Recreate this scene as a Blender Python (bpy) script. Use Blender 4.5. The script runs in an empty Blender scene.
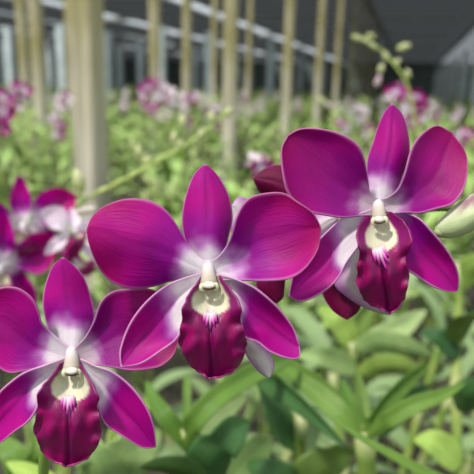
import bpy, math, random
from mathutils import Vector, Matrix, noise
R = math.radians
C = bpy.context.scene.collection
SC = bpy.context.scene

# ------------------------------------------------------------------ camera
FPX = 600.0; H = 1.35; PITCH = R(14.2); YAW = R(15.6); ROLL = .026
CAM = Vector((0, 0, H))
FW = Vector((-math.sin(YAW)*math.cos(PITCH), math.cos(YAW)*math.cos(PITCH), -math.sin(PITCH)))
RT = Vector((math.cos(YAW), math.sin(YAW), 0))
UP = RT.cross(FW)
RT, UP = RT*math.cos(ROLL)+UP*math.sin(ROLL), UP*math.cos(ROLL)-RT*math.sin(ROLL)
def P(px, py, d):
    return CAM + FW*d + RT*((px-237)/FPX*d) + UP*((237-py)/FPX*d)
def project(v):
    q = v-CAM; d = q.dot(FW)
    if d <= 0.01: return None
    return 237+FPX*q.dot(RT)/d, 237-FPX*q.dot(UP)/d, d
cd = bpy.data.cameras.new('camera'); cam = bpy.data.objects.new('camera', cd); C.objects.link(cam)
cam.location = CAM
cam.rotation_euler = Matrix((RT, UP, -FW)).transposed().to_euler()
cd.sensor_width = 36; cd.lens = FPX/474*36; cd.clip_start = .01; cd.clip_end = 200
cd.dof.use_dof = True; cd.dof.focus_distance = .150; cd.dof.aperture_fstop = 18.5
SC.camera = cam

# ------------------------------------------------------------------ helpers
def lin(c):
    return tuple(((x/255)/12.92 if x/255 <= .04045 else (((x/255)+.055)/1.055)**2.4) for x in c)
def mixc(a, b, t):
    t = max(0, min(1, t)); return tuple(a[i]*(1-t)+b[i]*t for i in range(3))
def ss(a, b, x):
    if a == b: return float(x > a)
    t = max(0, min(1, (x-a)/(b-a))); return t*t*(3-2*t)

class MB:
    def __init__(s): s.v = []; s.f = []; s.c = []; s.uv = []; s.mi = []
    def grid(s, rows, cols=None, uvs=None, mi=0, closed=False):
        b = len(s.v); n = len(rows); m = len(rows[0])
        for i, r in enumerate(rows):
            for j, p in enumerate(r):
                s.v.append(tuple(p)); s.c.append(cols[i][j] if cols else (1, 1, 1))
                s.uv.append(uvs[i][j] if uvs else (i/(n-1), j/(m-1)))
        for i in range(n-1):
            for j in range(m if closed else m-1):
                k = (j+1) % m
                s.f.append((b+i*m+j, b+i*m+k, b+(i+1)*m+k, b+(i+1)*m+j)); s.mi.append(mi)
    def box(s, c, d, col=(1, 1, 1), mi=0):
        b = len(s.v)
        for z in (-1, 1):
            for x, y in ((-1, -1), (1, -1), (1, 1), (-1, 1)):
                s.v.append((c[0]+x*d[0]/2, c[1]+y*d[1]/2, c[2]+z*d[2]/2)); s.c.append(col); s.uv.append((0, 0))
        for f in ((3, 2, 1, 0), (4, 5, 6, 7), (0, 1, 5, 4), (1, 2, 6, 5), (2, 3, 7, 6), (3, 0, 4, 7)):
            s.f.append(tuple(b+i for i in f)); s.mi.append(mi)
    def tube(s, pts, rad, n=10, col=(1, 1, 1), cap=True, cols=None, mi=0):
        rows = []; cc = []; N = len(pts); a = None
        for i in range(N):
            t = (pts[min(i+1, N-1)]-pts[max(i-1, 0)]).normalized()
            if a is None:
                a = t.cross(Vector((.13, .31, .94)))
                if a.length < .05: a = t.cross(Vector((1, 0, 0)))
            a = a-t*a.dot(t); a.normalize(); b = t.cross(a); r = rad[i] if not isinstance(rad, (int, float)) else rad
            rows.append([pts[i]+(a*math.cos(2*math.pi*k/n)+b*math.sin(2*math.pi*k/n))*r for k in range(n)])
            cc.append([cols[i] if cols else col]*n)
        if cap:
            rows = [[pts[0]]*n]+rows+[[pts[-1]]*n]; cc = [cc[0]]+cc+[cc[-1]]
        s.grid(rows, cc, mi=mi, closed=True)
    def add(s, o, mat=None, mi=0, tint=None):
        b = len(s.v)
        for v in o.v: s.v.append(tuple(mat @ Vector(v)) if mat else v)
        s.c += [tuple(a*t for a, t in zip(c, tint)) for c in o.c] if tint else o.c
        s.uv += o.uv
        s.f += [tuple(b+i for i in f) for f in o.f]; s.mi += [m+mi for m in o.mi]
    def mesh(s, name, mats, origin=None):
        me = bpy.data.meshes.new(name)
        vv = [tuple(Vector(v)-origin) for v in s.v] if origin is not None else s.v
        me.from_pydata(vv, [], s.f)
        for m in (mats if isinstance(mats, (list, tuple)) else [mats]): me.materials.append(m)
        ca = me.color_attributes.new('Col', 'FLOAT_COLOR', 'POINT')
        ca.data.foreach_set('color', [x for c in s.c for x in (c[0], c[1], c[2], 1)])
        uv = me.uv_layers.new(name='UVMap')
        li = [0]*len(me.loops); me.loops.foreach_get('vertex_index', li)
        uv.data.foreach_set('uv', [x for i in li for x in s.uv[i]])
        me.polygons.foreach_set('material_index', s.mi)
        me.polygons.foreach_set('use_smooth', [True]*len(s.f))
        me.validate(); me.update()
        return me
    def build(s, name, mats, parent=None, origin=None, flat=False, thick=0):
        if origin is None and parent is not None and s.world: origin = parent.location
        me = s.mesh(name, mats, origin)
        if flat: me.polygons.foreach_set('use_smooth', [False]*len(me.polygons))
        o = bpy.data.objects.new(name, me); C.objects.link(o)
        if parent is not None: o.parent = parent
        if thick:
            md = o.modifiers.new('thickness', 'SOLIDIFY'); md.thickness = thick; md.offset = 0
        return o
    world = True

def tag(o, label=None, cat=None, group=None, kind=None):
    if label: o['label'] = label
    if cat: o['category'] = cat
    if group: o['group'] = group
    if kind: o['kind'] = kind
    return o
def empty(name, loc, label=None, cat=None, group=None, rot=None, scale=1):
    o = bpy.data.objects.new(name, None); C.objects.link(o); o.location = loc; o.empty_display_size = .01
    if rot: o.rotation_euler = rot
    o.scale = (scale,)*3
    return tag(o, label, cat, group)
KIDS = {}
def copy_tree(o, parent=None, kids=None):
    c = o.copy(); C.objects.link(c); c.parent = parent
    for ch in kids if kids is not None else [x for x in bpy.data.objects if x.parent == o]:
        copy_tree(ch, c, [])
    return c

def crom(pts, n):
    """Catmull-Rom through pts, resampled to n+1 points by arc length (tuples of any dimension)."""
    out = []; m = len(pts); dim = len(pts[0])
    for i in range(m-1):
        p0, p1, p2, p3 = pts[max(i-1, 0)], pts[i], pts[i+1], pts[min(i+2, m-1)]
        for k in range(12):
            t = k/12; t2 = t*t; t3 = t2*t
            out.append(tuple(.5*(2*p1[d]+(p2[d]-p0[d])*t+(2*p0[d]-5*p1[d]+4*p2[d]-p3[d])*t2+(3*p1[d]-p0[d]-3*p2[d]+p3[d])*t3) for d in range(dim)))
    out.append(tuple(pts[-1]))
    L = [0]
    for a, b in zip(out, out[1:]): L.append(L[-1]+math.dist(a, b))
    res = []; j = 0
    for i in range(n+1):
        s = L[-1]*i/n
        while j < len(L)-2 and L[j+1] < s: j += 1
        w = (s-L[j])/max(L[j+1]-L[j], 1e-9)
        res.append(tuple(out[j][d]*(1-w)+out[j+1][d]*w for d in range(dim)))
    return res

# ------------------------------------------------------------------ materials
def nt(name):
    m = bpy.data.materials.new(name); m.use_nodes = True; t = m.node_tree
    return m, t, t.nodes['Principled BSDF'], t.nodes['Material Output']
def N(t, ty, **kw):
    n = t.nodes.new(ty)
    for k, v in kw.items():
        if k in n.inputs: n.inputs[k].default_value = v
        else: setattr(n, k, v)
    return n
def mixrgb(t, f, a, b, bt='MIX'):
    n = t.nodes.new('ShaderNodeMix'); n.data_type = 'RGBA'; n.blend_type = bt
    for i, x in ((0, f), (6, a), (7, b)):
        if hasattr(x, 'is_linked') or isinstance(x, bpy.types.NodeSocket): t.links.new(x, n.inputs[i])
        else: n.inputs[i].default_value = x if i == 0 else (*x[:3], 1)
    return n.outputs[2]
def ramp(t, inp, stops):
    r = t.nodes.new('ShaderNodeValToRGB'); t.links.new(inp, r.inputs[0])
    e = r.color_ramp.elements
    while len(e) < len(stops): e.new(.5)
    for k, (p, c) in zip(e, stops): k.position = p; k.color = (*c, 1) if len(c) == 3 else c
    return r.outputs[0]
def noise_tex(t, scale, detail=4, rough=.6, vec=None, coord='Object', stretch=None):
    tc = t.nodes.new('ShaderNodeTexCoord'); v = tc.outputs[coord]
    if stretch:
        mp = t.nodes.new('ShaderNodeMapping'); mp.inputs['Scale'].default_value = stretch; t.links.new(v, mp.inputs[0]); v = mp.outputs[0]
    n = N(t, 'ShaderNodeTexNoise', Scale=scale, Detail=detail, Roughness=rough); t.links.new(v, n.inputs['Vector'])
    return n.outputs[0]
def bump(t, h, b, strength=.3, dist=.001):
    n = N(t, 'ShaderNodeBump', Strength=strength, Distance=dist); t.links.new(h, n.inputs['Height']); t.links.new(n.outputs[0], b.inputs['Normal'])
    return n.outputs[0]
def with_trans(t, b, out, colour, amount):
    tr = t.nodes.new('ShaderNodeBsdfTranslucent'); t.links.new(colour, tr.inputs[0])
    ms = t.nodes.new('ShaderNodeMixShader'); ms.inputs[0].default_value = amount
    t.links.new(b.outputs[0], ms.inputs[1]); t.links.new(tr.outputs[0], ms.inputs[2]); t.links.new(ms.outputs[0], out.inputs[0])

def petal_mat(name, rough=.42, trans=.28, vein=1.0, spec=.2):
    m, t, b, out = nt(name)
    a = N(t, 'ShaderNodeVertexColor', layer_name='Col')
    # long fine veins follow the petal (UV x = base to tip, y = across)
    w = noise_tex(t, 9, 5, .65, coord='UV', stretch=(.5, 3.5, 1))
    col = mixrgb(t, .4*vein, a.outputs[0], ramp(t, w, [(.3, (.74, .5, .72)), (.7, (1.0, 1.0, 1.0))]), 'MULTIPLY')
    n2 = noise_tex(t, 420, 3, .6)
    col = mixrgb(t, .35, col, ramp(t, n2, [(.35, (.8, .75, .82)), (.65, (1, 1, 1))]), 'MULTIPLY')
    t.links.new(col, b.inputs['Base Color']); b.inputs['Roughness'].default_value = rough
    b.inputs['Specular IOR Level'].default_value = spec
    bump(t, w, b, .35, .0006)
    with_trans(t, b, out, col, trans)
    return m
M = {}
M['petal'] = petal_mat('orchid_petal')
M['lip'] = petal_mat('orchid_lip', rough=.38, trans=.15, vein=1.2, spec=.4)
M['column'] = petal_mat('orchid_column', rough=.35, trans=.2, vein=.2)
M['far_petal'] = petal_mat('distant_petal', vein=.2, trans=.12)

def leaf_mat(name, dark, light, under, trans=.3, rough=.38, island=True):
    m, t, b, out = nt(name)
    g = t.nodes.new('ShaderNodeNewGeometry'); oi = t.nodes.new('ShaderNodeObjectInfo')
    ad = N(t, 'ShaderNodeMath', operation='ADD'); t.links.new(g.outputs['Random Per Island'], ad.inputs[0]); t.links.new(oi.outputs['Random'], ad.inputs[1])
    fr = N(t, 'ShaderNodeMath', operation='FRACT'); t.links.new(ad.outputs[0], fr.inputs[0])
    col = mixrgb(t, fr.outputs[0], dark, light)
    st = noise_tex(t, 7, 4, .6, coord='UV', stretch=(.4, 6, 1))
    col = mixrgb(t, .5, col, ramp(t, st, [(.3, (.6, .68, .6)), (.7, (1.1, 1.1, 1.0))]), 'MULTIPLY')
    bl = noise_tex(t, 35, 3, .6)
    col = mixrgb(t, .5, col, ramp(t, bl, [(.35, (.5, .6, .46)), (.65, (1.15, 1.1, 1))]), 'MULTIPLY')
    col = mixrgb(t, g.outputs['Backfacing'], col, under)
    vc = N(t, 'ShaderNodeVertexColor', layer_name='Col')
    col = mixrgb(t, 1.0, col, vc.outputs[0], 'MULTIPLY')
    t.links.new(col, b.inputs['Base Color']); b.inputs['Roughness'].default_value = rough; b.inputs['Specular IOR Level'].default_value = .3
    bump(t, st, b, .3, .002)
    with_trans(t, b, out, col, trans)
    return m
M['leaf'] = leaf_mat('orchid_leaf', lin((36, 70, 26)), lin((176, 204, 104)), lin((164, 192, 112)), .24)
M['leaf_bright'] = leaf_mat('young_orchid_leaf', lin((98, 136, 54)), lin((128, 162, 76)), lin((156, 182, 106)), .3)
M['leaf_dark'] = leaf_mat('old_orchid_leaf', lin((54, 92, 50)), lin((82, 122, 70)), lin((104, 136, 84)), .2, .35)
M['leaf_dull_shade'] = leaf_mat('dull_shade_orchid_leaf', lin((54, 84, 48)), lin((122, 148, 92)), lin((140, 164, 112)))  # duller green: shade from the upper plants put into the leaf colour
M['leaf_pale'] = leaf_mat('pale_orchid_leaf', lin((160, 186, 122)), lin((196, 214, 156)), lin((190, 208, 156)), .35, .45)  # pale leaf green, also raised to a painted sunlit tone

def cane_mat():
    m, t, b, out = nt('orchid_cane')
    vc = N(t, 'ShaderNodeVertexColor', layer_name='Col')
    n = noise_tex(t, 60, 4, .6, stretch=(1, 1, .25))
    col = mixrgb(t, .6, vc.outputs[0], ramp(t, n, [(.35, (.6, .62, .5)), (.65, (1.1, 1.1, 1.05))]), 'MULTIPLY')
    t.links.new(col, b.inputs['Base Color']); b.inputs['Roughness'].default_value = .45; bump(t, n, b, .3, .001)
    return m
M['cane'] = cane_mat()

def post_mat():
    m, t, b, out = nt('weathered_post')
    tc = t.nodes.new('ShaderNodeTexCoord'); sp = t.nodes.new('ShaderNodeSeparateXYZ'); t.links.new(tc.outputs['Object'], sp.inputs[0])
    mr = N(t, 'ShaderNodeMapRange'); t.links.new(sp.outputs[2], mr.inputs[0]); mr.inputs[1].default_value = 1.0; mr.inputs[2].default_value = 1.7
    gr = noise_tex(t, 14, 6, .65, stretch=(3, 3, .12))
    blot = noise_tex(t, 3.5, 3, .5, stretch=(2, 2, .6))
    low = ramp(t, gr, [(.3, lin((150, 142, 122))), (.7, lin((222, 214, 196)))])
    alg = ramp(t, gr, [(.3, lin((108, 104, 54))), (.7, lin((176, 164, 116)))])
    f = N(t, 'ShaderNodeMath', operation='MULTIPLY'); t.links.new(mr.outputs[0], f.inputs[0])
    fb = N(t, 'ShaderNodeMapRange'); t.links.new(blot, fb.inputs[0]); fb.inputs[1].default_value = .35; fb.inputs[2].default_value = .6; fb.inputs[3].default_value = .35
    t.links.new(fb.outputs[0], f.inputs[1])
    col = mixrgb(t, f.outputs[0], low, alg)
    t.links.new(col, b.inputs['Base Color']); b.inputs['Roughness'].default_value = .85; bump(t, gr, b, .6, .004)
    return m
M['post'] = post_mat()
def simple(name, c1, c2, scale, rough=.8, bs=.4, bd=.003, stretch=None, detail=5):
    m, t, b, out = nt(name)
    n = noise_tex(t, scale, detail, .6, stretch=stretch)
    t.links.new(ramp(t, n, [(.3, c1), (.7, c2)]), b.inputs['Base Color']); b.inputs['Roughness'].default_value = rough
    bump(t, n, b, bs, bd); return m
M['concrete'] = simple('pale_concrete', lin((170, 182, 182)), lin((212, 222, 224)), 8)
M['soil'] = simple('damp_soil', lin((34, 36, 30)), lin((74, 74, 62)), 9, .95, .8, .02)
M['bench'] = simple('grey_bench_slats', lin((78, 76, 66)), lin((124, 120, 106)), 12, .9)
M['steel'] = simple('galvanised_steel', lin((150, 154, 150)), lin((190, 192, 188)), 20, .5)
M['husk'] = simple('coconut_husk', lin((34, 32, 24)), lin((78, 72, 54)), 60, .95, .9, .004)
M['wallnet'] = simple('side_shade_net', lin((84, 96, 92)), lin((120, 134, 126)), 1.2, .9, .2, .01)
def net_mat(name, c, clear):
    m, t, b, out = nt(name)
    n = noise_tex(t, 1.3, 4, .6, stretch=(1, .2, 1))
    t.links.new(ramp(t, n, [(.3, tuple(x*.8 for x in c)), (.7, tuple(x*1.15 for x in c))]), b.inputs['Base Color'])
    b.inputs['Roughness'].default_value = .9
    tr = t.nodes.new('ShaderNodeBsdfTransparent'); ms = t.nodes.new('ShaderNodeMixShader'); ms.inputs[0].default_value = clear
    t.links.new(b.outputs[0], ms.inputs[1]); t.links.new(tr.outputs[0], ms.inputs[2]); t.links.new(ms.outputs[0], out.inputs[0])
    return m
M['net'] = net_mat('dark_shade_net', lin((50, 58, 60)), .055)
M['net_light'] = net_mat('light_shade_net', lin((110, 120, 120)), .27)

# ------------------------------------------------------------------ pigments
WHITE = lin((236, 230, 232)); LILAC = lin((204, 140, 206)); VIOLET = lin((154, 6, 144)); MAG = lin((188, 0, 140)); CRIM = lin((178, 0, 98))
DEEP = lin((134, 0, 104)); EDGE = lin((236, 176, 222)); GREENW = lin((226, 230, 190)); LIPC = lin((156, 0, 96)); LIPD = lin((108, 0, 78))
def nz(x, y, s, k=0): return noise.noise(Vector((x*s, y*s, 7.3*k+1.7)))
def tepal_col(kind, seed=0, white=.24, deep=0.0, edge=True, inner=0.0):
    def f(u, v, r, ang, x, y):
        q = r-.05+.10*nz(x, y, .035, seed)+.05*nz(x, y, .12, seed+3)-inner*ss(-.3, .8, v)*ss(.75, .3, r)
        c = mixc(WHITE, LILAC, ss(white*.55, white*1.05, q))
        c = mixc(c, VIOLET, ss(white*.8, white*1.45, q))
        c = mixc(c, MAG, ss(.32, .62, q))
        if kind == 'petal':
            c = mixc(c, CRIM, .85*ss(.62, .95, q+.2*nz(x, y, .03, seed+9)))
            c = mixc(c, DEEP, .55*ss(.55, .1, abs(v)+.5*nz(x, y, .04, seed))*ss(.3, .5, q)*ss(.95, .6, q))
        else:
            c = mixc(c, DEEP, .35*ss(.25, .02, abs(v))*ss(.3, .5, q))
            c = mixc(c, VIOLET, .35*ss(.6, 1.0, q))
        c = mixc(c, DEEP, deep)
        if edge:
            c = mixc(c, EDGE, .75*ss(.93, 1.0, abs(v))*(1-ss(.93, 1.0, u)*.3)*(.5 if kind == 'petal' else 1))
            c = mixc(c, EDGE, .7*ss(.975, 1.0, u)*(.4 if kind == 'petal' else 1))
        return c
    return f
VS = [-1, -.975, -.93]+[-.85+.1*i*.85/.85 for i in range(0, 18) if -.85+.1*i < .86]+[.93, .975, 1]
VS = sorted(set(round(x, 4) for x in VS))
VLOW = [-1, -.5, 0, .5, 1]
def tepal(name, outline, tip, mapf, offf, colf, mat, parent, n=36, vs=VS, thick=.00045, base=None, into=None, origin=None, ruffle=0):
    L = crom(outline[:tip+1], n); Rr = crom(outline[tip:][::-1], n)
    bx, by = base or ((outline[0][0]+outline[-1][0])/2, (outline[0][1]+outline[-1][1])/2)
    tx, ty = outline[tip]; D = math.hypot(tx-bx, ty-by)
    rows = []; cols = []; uvs = []
    for i in range(n+1):
        u = i/n; ro = []; co = []; uo = []
        for v in vs:
            w = (v+1)/2
            x = L[i][0]*(1-w)+Rr[i][0]*w; y = L[i][1]*(1-w)+Rr[i][1]*w
            if ruffle and abs(v) > .6:
                e = (abs(v)-.6)/.4; x += ruffle*e*nz(i, v, .37, 5)*(1 if v > 0 else -1)*2; y += ruffle*e*nz(i, v, .41, 6)*2
            r = math.hypot(x-bx, y-by)/D
            ro.append(mapf(x, y, offf(u, v, r, x, y))); co.append(colf(u, v, r, 0, x, y)); uo.append((u, w))
        rows.append(ro); cols.append(co); uvs.append(uo)
    mb = into or MB()
    mb.grid(rows, cols, uvs)
    if into is None: return mb.build(name, mat, parent, thick=thick)

def lip_col(ax, hw):
    (tx, ty), (bx, by) = ax; L2 = (bx-tx)**2+(by-ty)**2; L = math.sqrt(L2)
    def f(u, v, r, ang, x, y):
        s = ((x-tx)*(bx-tx)+(y-ty)*(by-ty))/L2
        tt = ((x-tx)*(by-ty)-(y-ty)*(bx-tx))/L/hw
        c = mixc(LIPC, LIPD, ss(.2, 0, abs(tt))*.75*ss(.45, .6, s))
        c = mixc(c, LIPD, .5*ss(.2, -.1, nz(s*3, tt*2, 1.5, 4)+s-.55))
        c = mixc(c, VIOLET, .3*ss(.4, .25, s))
        wid = .24+.34*ss(0, .24, s)-.5*ss(.29, .44, s)
        a = abs(tt)+.04*nz(x, y, .25)
        th = ss(wid+.06, wid-.05, a)*ss(.46, .36, s)
        c = mixc(c, GREENW, th)
        cal = ss(.24, .05, abs(tt)*(1+1.6*max(0, s-.4)))*ss(.62, .42, s)*ss(.3, .37, s)
        c = mixc(c, lin((225, 120, 200)), .9*cal*(.6+.4*math.cos(tt*60)))
        c = mixc(c, WHITE, .8*ss(.12, .02, abs(tt))*ss(.5, .4, s)*ss(.3, .36, s))
        c = mixc(c, lin((196, 70, 150)), .6*ss(.96, 1, abs(v))*ss(.5, .6, s))
        return c
    return f
def lip_off(ax, hw, sc=1.0, fwd=.006):
    (tx, ty), (bx, by) = ax; L2 = (bx-tx)**2+(by-ty)**2; L = math.sqrt(L2)
    def f(u, v, r, x, y):
        s = ((x-tx)*(bx-tx)+(y-ty)*(by-ty))/L2
        tt = ((x-tx)*(by-ty)-(y-ty)*(bx-tx))/L/hw
        thr = ss(.5, .3, s)*(.0010-.0055*min(1, abs(v))**2)*ss(-.05, .12, s)
        mid = ss(.3, .6, s)
        o = thr - fwd*ss(-.05, .55, s) + fwd*1.3*ss(.6, 1.05, s)
        o += mid*(.003*tt*tt*1.2+.0016*math.exp(-(tt/.09)**2))
        o += mid*abs(v)**3*.0017*math.sin(27*s+3*v)+mid*.0006*math.sin(9*tt+5*s)
        return o*sc
    return f

def tepal_off(bend=0, cup=0, rise=0, wav=.0006, seed=0, twist=0, keel=.0008):
    def f(u, v, r, x, y):
        return rise*u + bend*u*u + cup*v*v*math.sin(math.pi*min(u, 1)) + twist*v*u*(1-u)*4 \
            + wav*math.sin(5*u+seed+2.3*v)*abs(v)*math.sin(math.pi*u)*1.6 + .0016*nz(x, y, .022, seed) + keel*math.exp(-(v/.07)**2)*u*(1-u)*2
    return f

def ellipsoid(mb, c, ax, col, n=14, m=12, mi=0, colf=None):
    """c centre; ax three half-axis vectors."""
    rows = []; cols = []
    for i in range(m+1):
        th = math.pi*i/m; ro = []; co = []
        for j in range(n):
            ph = 2*math.pi*j/n
            d = (math.cos(th), math.sin(th)*math.cos(ph), math.sin(th)*math.sin(ph))
            ro.append(c+ax[0]*d[0]+ax[1]*d[1]+ax[2]*d[2]); co.append(colf(d) if colf else col)
        rows.append(ro); cols.append(co)
    mb.grid(rows, cols, closed=True, mi=mi)

# ------------------------------------------------------------------ the three open flowers
def flower(label, centre, d0, tepals, lip, lipax, hw, column, callus, spur=None, group=None, tilt=(0, 0), seed=0, liprot=0):
    """outlines in the photo's frame at depth d0; tilt = metres of depth per px across / down: the flower's own facing."""
    cx, cy = centre
    root = empty('orchid_flower', P(cx, cy, d0), label, 'flower', group)
    def mp(x, y, off):
        return P(x, y, d0+off+tilt[0]*(x-cx)+tilt[1]*(y-cy))
    k = d0/FPX
    for i, (nm, pts, tip, offp, colp) in enumerate(tepals):
        tepal(nm, pts, tip, mp, tepal_off(seed=seed+i*1.7, **offp), tepal_col('petal' if nm == 'petal' else 'sepal', seed+i, **colp), M['petal'], root, base=centre)
    lo = tepal('lip', lip[0], lip[1], mp, lip_off(lipax, hw, 1), lip_col(lipax, hw), M['lip'], root, n=60, ruffle=.7, vs=sorted(set([round(-1+.05*i, 3) for i in range(41)]+[-.97, .97])))
    # callus: a fan of short fleshy ridges at the mouth of the lip
    cxk, cyk, dirx, diry, ln = callus
    off = lip_off(lipax, hw)
    mb = MB()
    for q, a in enumerate((-.52, -.27, 0, .27, .52)):
        dx = dirx*math.cos(a*.5)-diry*math.sin(a*.5); dy = dirx*math.sin(a*.5)+diry*math.cos(a*.5)
        l = ln*(1.0-abs(a)*.9); sx = cxk - diry*a*8; sy = cyk + dirx*a*8
        pts = []; rd = []; cc = []
        for j in range(8):
            t = j/7; x = sx+dx*l*t; y = sy+dy*l*t
            pts.append(mp(x, y, off(0, 0, 0, x, y)-.0009-.0006*math.sin(math.pi*t))); rd.append(k*(2.3*(1-t)**.7+.3)); cc.append(mixc(WHITE, lin((214, 60, 180)), ss(.1, .8, t+.25*abs(a))))
        mb.tube(pts, rd, 8, cols=cc)
    c = mb.build('callus', M['column'], lo, origin=root.location); c['label'] = 'pale pink ridged callus'
    # column with its anther cap
    (x0, y0), (x1, y1), r0, r1 = column
    pts = []; rd = []; cc = []
    for j in range(15):
        t = j/14; x = x0+(x1-x0)*t; y = y0+(y1-y0)*t
        pts.append(mp(x, y, .0006-.0040*t**.8)); rd.append(k*(r0+(r1-r0)*t)*(1-.25*ss(.85, 1, t))); cc.append(mixc(WHITE, mixc(lin((206, 204, 168)), lin((196, 166, 176)), .35), ss(-.1, .8, t)))
    mb = MB(); mb.tube(pts, rd, 20, cols=cc)
    ellipsoid(mb, mp(x0, y0+1, .0012), (RT*k*8, UP*k*8, FW*k*5), mixc(WHITE, LILAC, .25), 20, 12)
    # two small wings beside the stigma
    px_, py_ = -(y1-y0), (x1-x0); ll = math.hypot(px_, py_); px_ /= ll; py_ /= ll
    for s in (-1, 1):
        ellipsoid(mb, mp(x1+px_*s*r1*.75, y1+py_*s*r1*.75, -.0048), (RT*k*3.2, UP*k*4.5, FW*k*3), GREENW)
    co = mb.build('column', M['column'], root); co['label'] = 'creamy white column'
    mb = MB(); cap = mp(x1*.9+x0*.1, y1*.9+y0*.1, -.0058)
    ellipsoid(mb, cap, (RT*k*r1*.66, UP*k*3.6+FW*k*1.5, FW*k*2.6), WHITE, colf=lambda d: mixc(mixc(WHITE, GREENW, .5), lin((196, 160, 160)), ss(.2, .9, -d[1])))
    mb.build('anther_cap', M['column'], co, origin=root.location)
    mb = MB(); xm, ym = x1+(x1-x0)*.10, y1+(y1-y0)*.10
    pts = [mp(xm+px_*r1*.8*q, ym+py_*r1*.8*q-1.5*abs(q)**2, -.0058) for q in (-1, -.7, -.35, 0, .35, .7, 1)]
    mb.tube(pts, [k*.4, k*.9, k*1.1, k*1.1, k*1.1, k*.9, k*.4], 8, col=lin((120, 92, 66)))
    mb.build('stigma', M['column'], co, origin=root.location)
    if spur:
        pts, tip, off_, name_ = spur
        def sc(u, v, r, a, x, y): return mixc(mixc(WHITE, GREENW, .4), LILAC, ss(.35, .95, abs(v)+.25*nz(u*3, v*2, 2)))
        so = tepal(name_, pts, tip, mp, lambda u, v, r, x, y: off_+.004*v*v, sc, M['petal'], root, thick=.0009)
        so['label'] = 'whitish spur behind the lip'
    return root

def dd(**k): return k
F1 = flower('magenta orchid flower at lower left, lowest of the three open ones, touching the frame edge', (72, 352), .154, [
    ('petal', [(72, 352), (78, 345), (86, 336), (94, 321), (101, 302), (113, 291.5), (130, 289), (151, 289), (168, 299), (178, 315), (180, 330), (175, 353), (163.5, 365), (151, 369), (133, 370.6), (118, 368.6), (104, 366), (90, 364), (76, 364)], 9, dd(rise=.002, cup=-.003), dd(white=.18, deep=.4)),
    ('petal', [(74, 352), (66, 345), (55, 336), (42, 323), (39, 312), (33, 299), (23, 290.5), (13, 287), (0, 288), (-14, 296), (-24, 312), (-26, 332), (-16, 352), (-2, 367), (10, 373), (24, 371), (42, 367), (68, 365)], 10, dd(rise=-.003, cup=-.003), dd(white=.24)),
    ('dorsal_sepal', [(70, 362), (59, 350), (54, 339), (48, 326), (43.5, 308), (44, 293), (48, 278), (54, 265), (63, 257.5), (76, 268), (85, 280), (91, 298), (94, 313), (92, 326), (87, 339), (83, 350), (74, 362)], 8, dd(rise=.003, cup=.004), dd(white=.24)),
    ('lateral_sepal', [(70, 356), (56, 361), (42.5, 366), (23.6, 373), (7, 385), (-4, 397), (-14, 418), (-16, 448), (0, 443), (14, 432), (28, 422), (37, 408), (38, 396), (46, 384), (66, 372)], 7, dd(rise=-.001, cup=-.003), dd(white=.28, inner=.3)),
    ('lateral_sepal', [(74, 356), (86, 361), (96, 366), (113, 372), (132, 387), (146, 406), (153.5, 425), (156, 447), (142, 447.5), (123, 436.6), (106, 425), (99, 411), (95, 390), (86, 378), (76, 372)], 7, dd(rise=.001, cup=-.003), dd(white=.3, inner=.3)),
], ([(66, 361), (62, 361.6), (50.6, 377), (40.5, 389), (36.7, 399.6), (38, 409.7), (34, 422), (35.4, 435), (41.8, 450), (50.6, 460), (63, 465), (67, 466), (76, 464), (87.3, 458), (97.5, 445), (101, 430), (100, 417), (97.5, 407), (98.7, 399.6), (93.7, 387), (86, 374), (79.7, 361.6), (75, 361)], 11),
    ((71, 362), (68, 465)), 33, ((72, 350), (71.5, 373), 5.5, 9), (68, 397, -.02, 1, 19), seed=1)

F2 = flower('magenta orchid flower in the middle, facing straight out between the other two open ones', (208, 273), .147, [
    ('petal', [(209, 262), (198, 257), (185, 240), (174, 221), (163, 208), (146, 200), (125, 199), (105, 206), (93, 216), (87, 229), (90, 246), (98, 266), (110, 281), (128, 288), (151, 287), (171, 281), (190, 279), (210, 281)], 9, dd(rise=-.004, cup=.003, twist=.001), dd(white=.19)),
    ('petal', [(208, 262), (219, 256), (230, 240), (237, 216), (247, 200), (262, 194), (283, 193), (298, 202), (313, 213), (321, 228), (318, 249), (305, 269), (288, 279), (262, 281), (237, 280), (208, 281)], 9, dd(rise=-.001, cup=-.004), dd(white=.2)),
    ('dorsal_sepal', [(207, 277), (195, 258), (185, 238), (182.5, 216), (188, 190), (196, 173), (205.5, 164.5), (217, 175), (228, 195), (232, 216), (229, 233), (223, 254), (211, 277)], 6, dd(rise=.003, cup=.004), dd(white=.22)),
    ('lateral_sepal', [(208, 271), (190, 276), (169, 284), (151, 297), (136, 314), (126, 332), (120, 352), (121.5, 367), (141, 363.5), (161, 351), (176, 340), (183, 327), (189, 307), (198, 293), (206, 286)], 7, dd(rise=-.004, cup=-.003), dd(white=.3, inner=.4)),
    ('lateral_sepal', [(208, 271), (230, 277), (241, 281), (257, 289), (277.5, 307), (292.7, 327), (299, 345), (299, 357.5), (287.6, 358.5), (270, 352), (257, 342), (245, 337), (240, 317), (234, 303), (222, 294), (210, 286)], 6, dd(rise=.001, cup=-.003), dd(white=.28, inner=.25)),
], ([(206, 275), (201, 276), (199, 280), (188, 296), (182, 311), (181.6, 322), (179, 332), (179.6, 344), (186, 358.6), (196, 370), (208.7, 378), (221, 377), (233, 371), (241.8, 360), (246, 346), (246, 336), (241.8, 325.7), (241, 313), (239, 303), (233, 293), (224, 281), (220, 276), (214, 275)], 10),
    ((210.5, 276), (211, 378)), 33, ((208, 266), (209, 287), 5.5, 9), (210, 314, .02, 1, 17), seed=11,
    spur=([(243, 334), (252, 340), (265, 350), (273, 364), (269, 377), (259, 370), (249, 357), (243, 345)], 4, .006, 'spur'))

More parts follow.
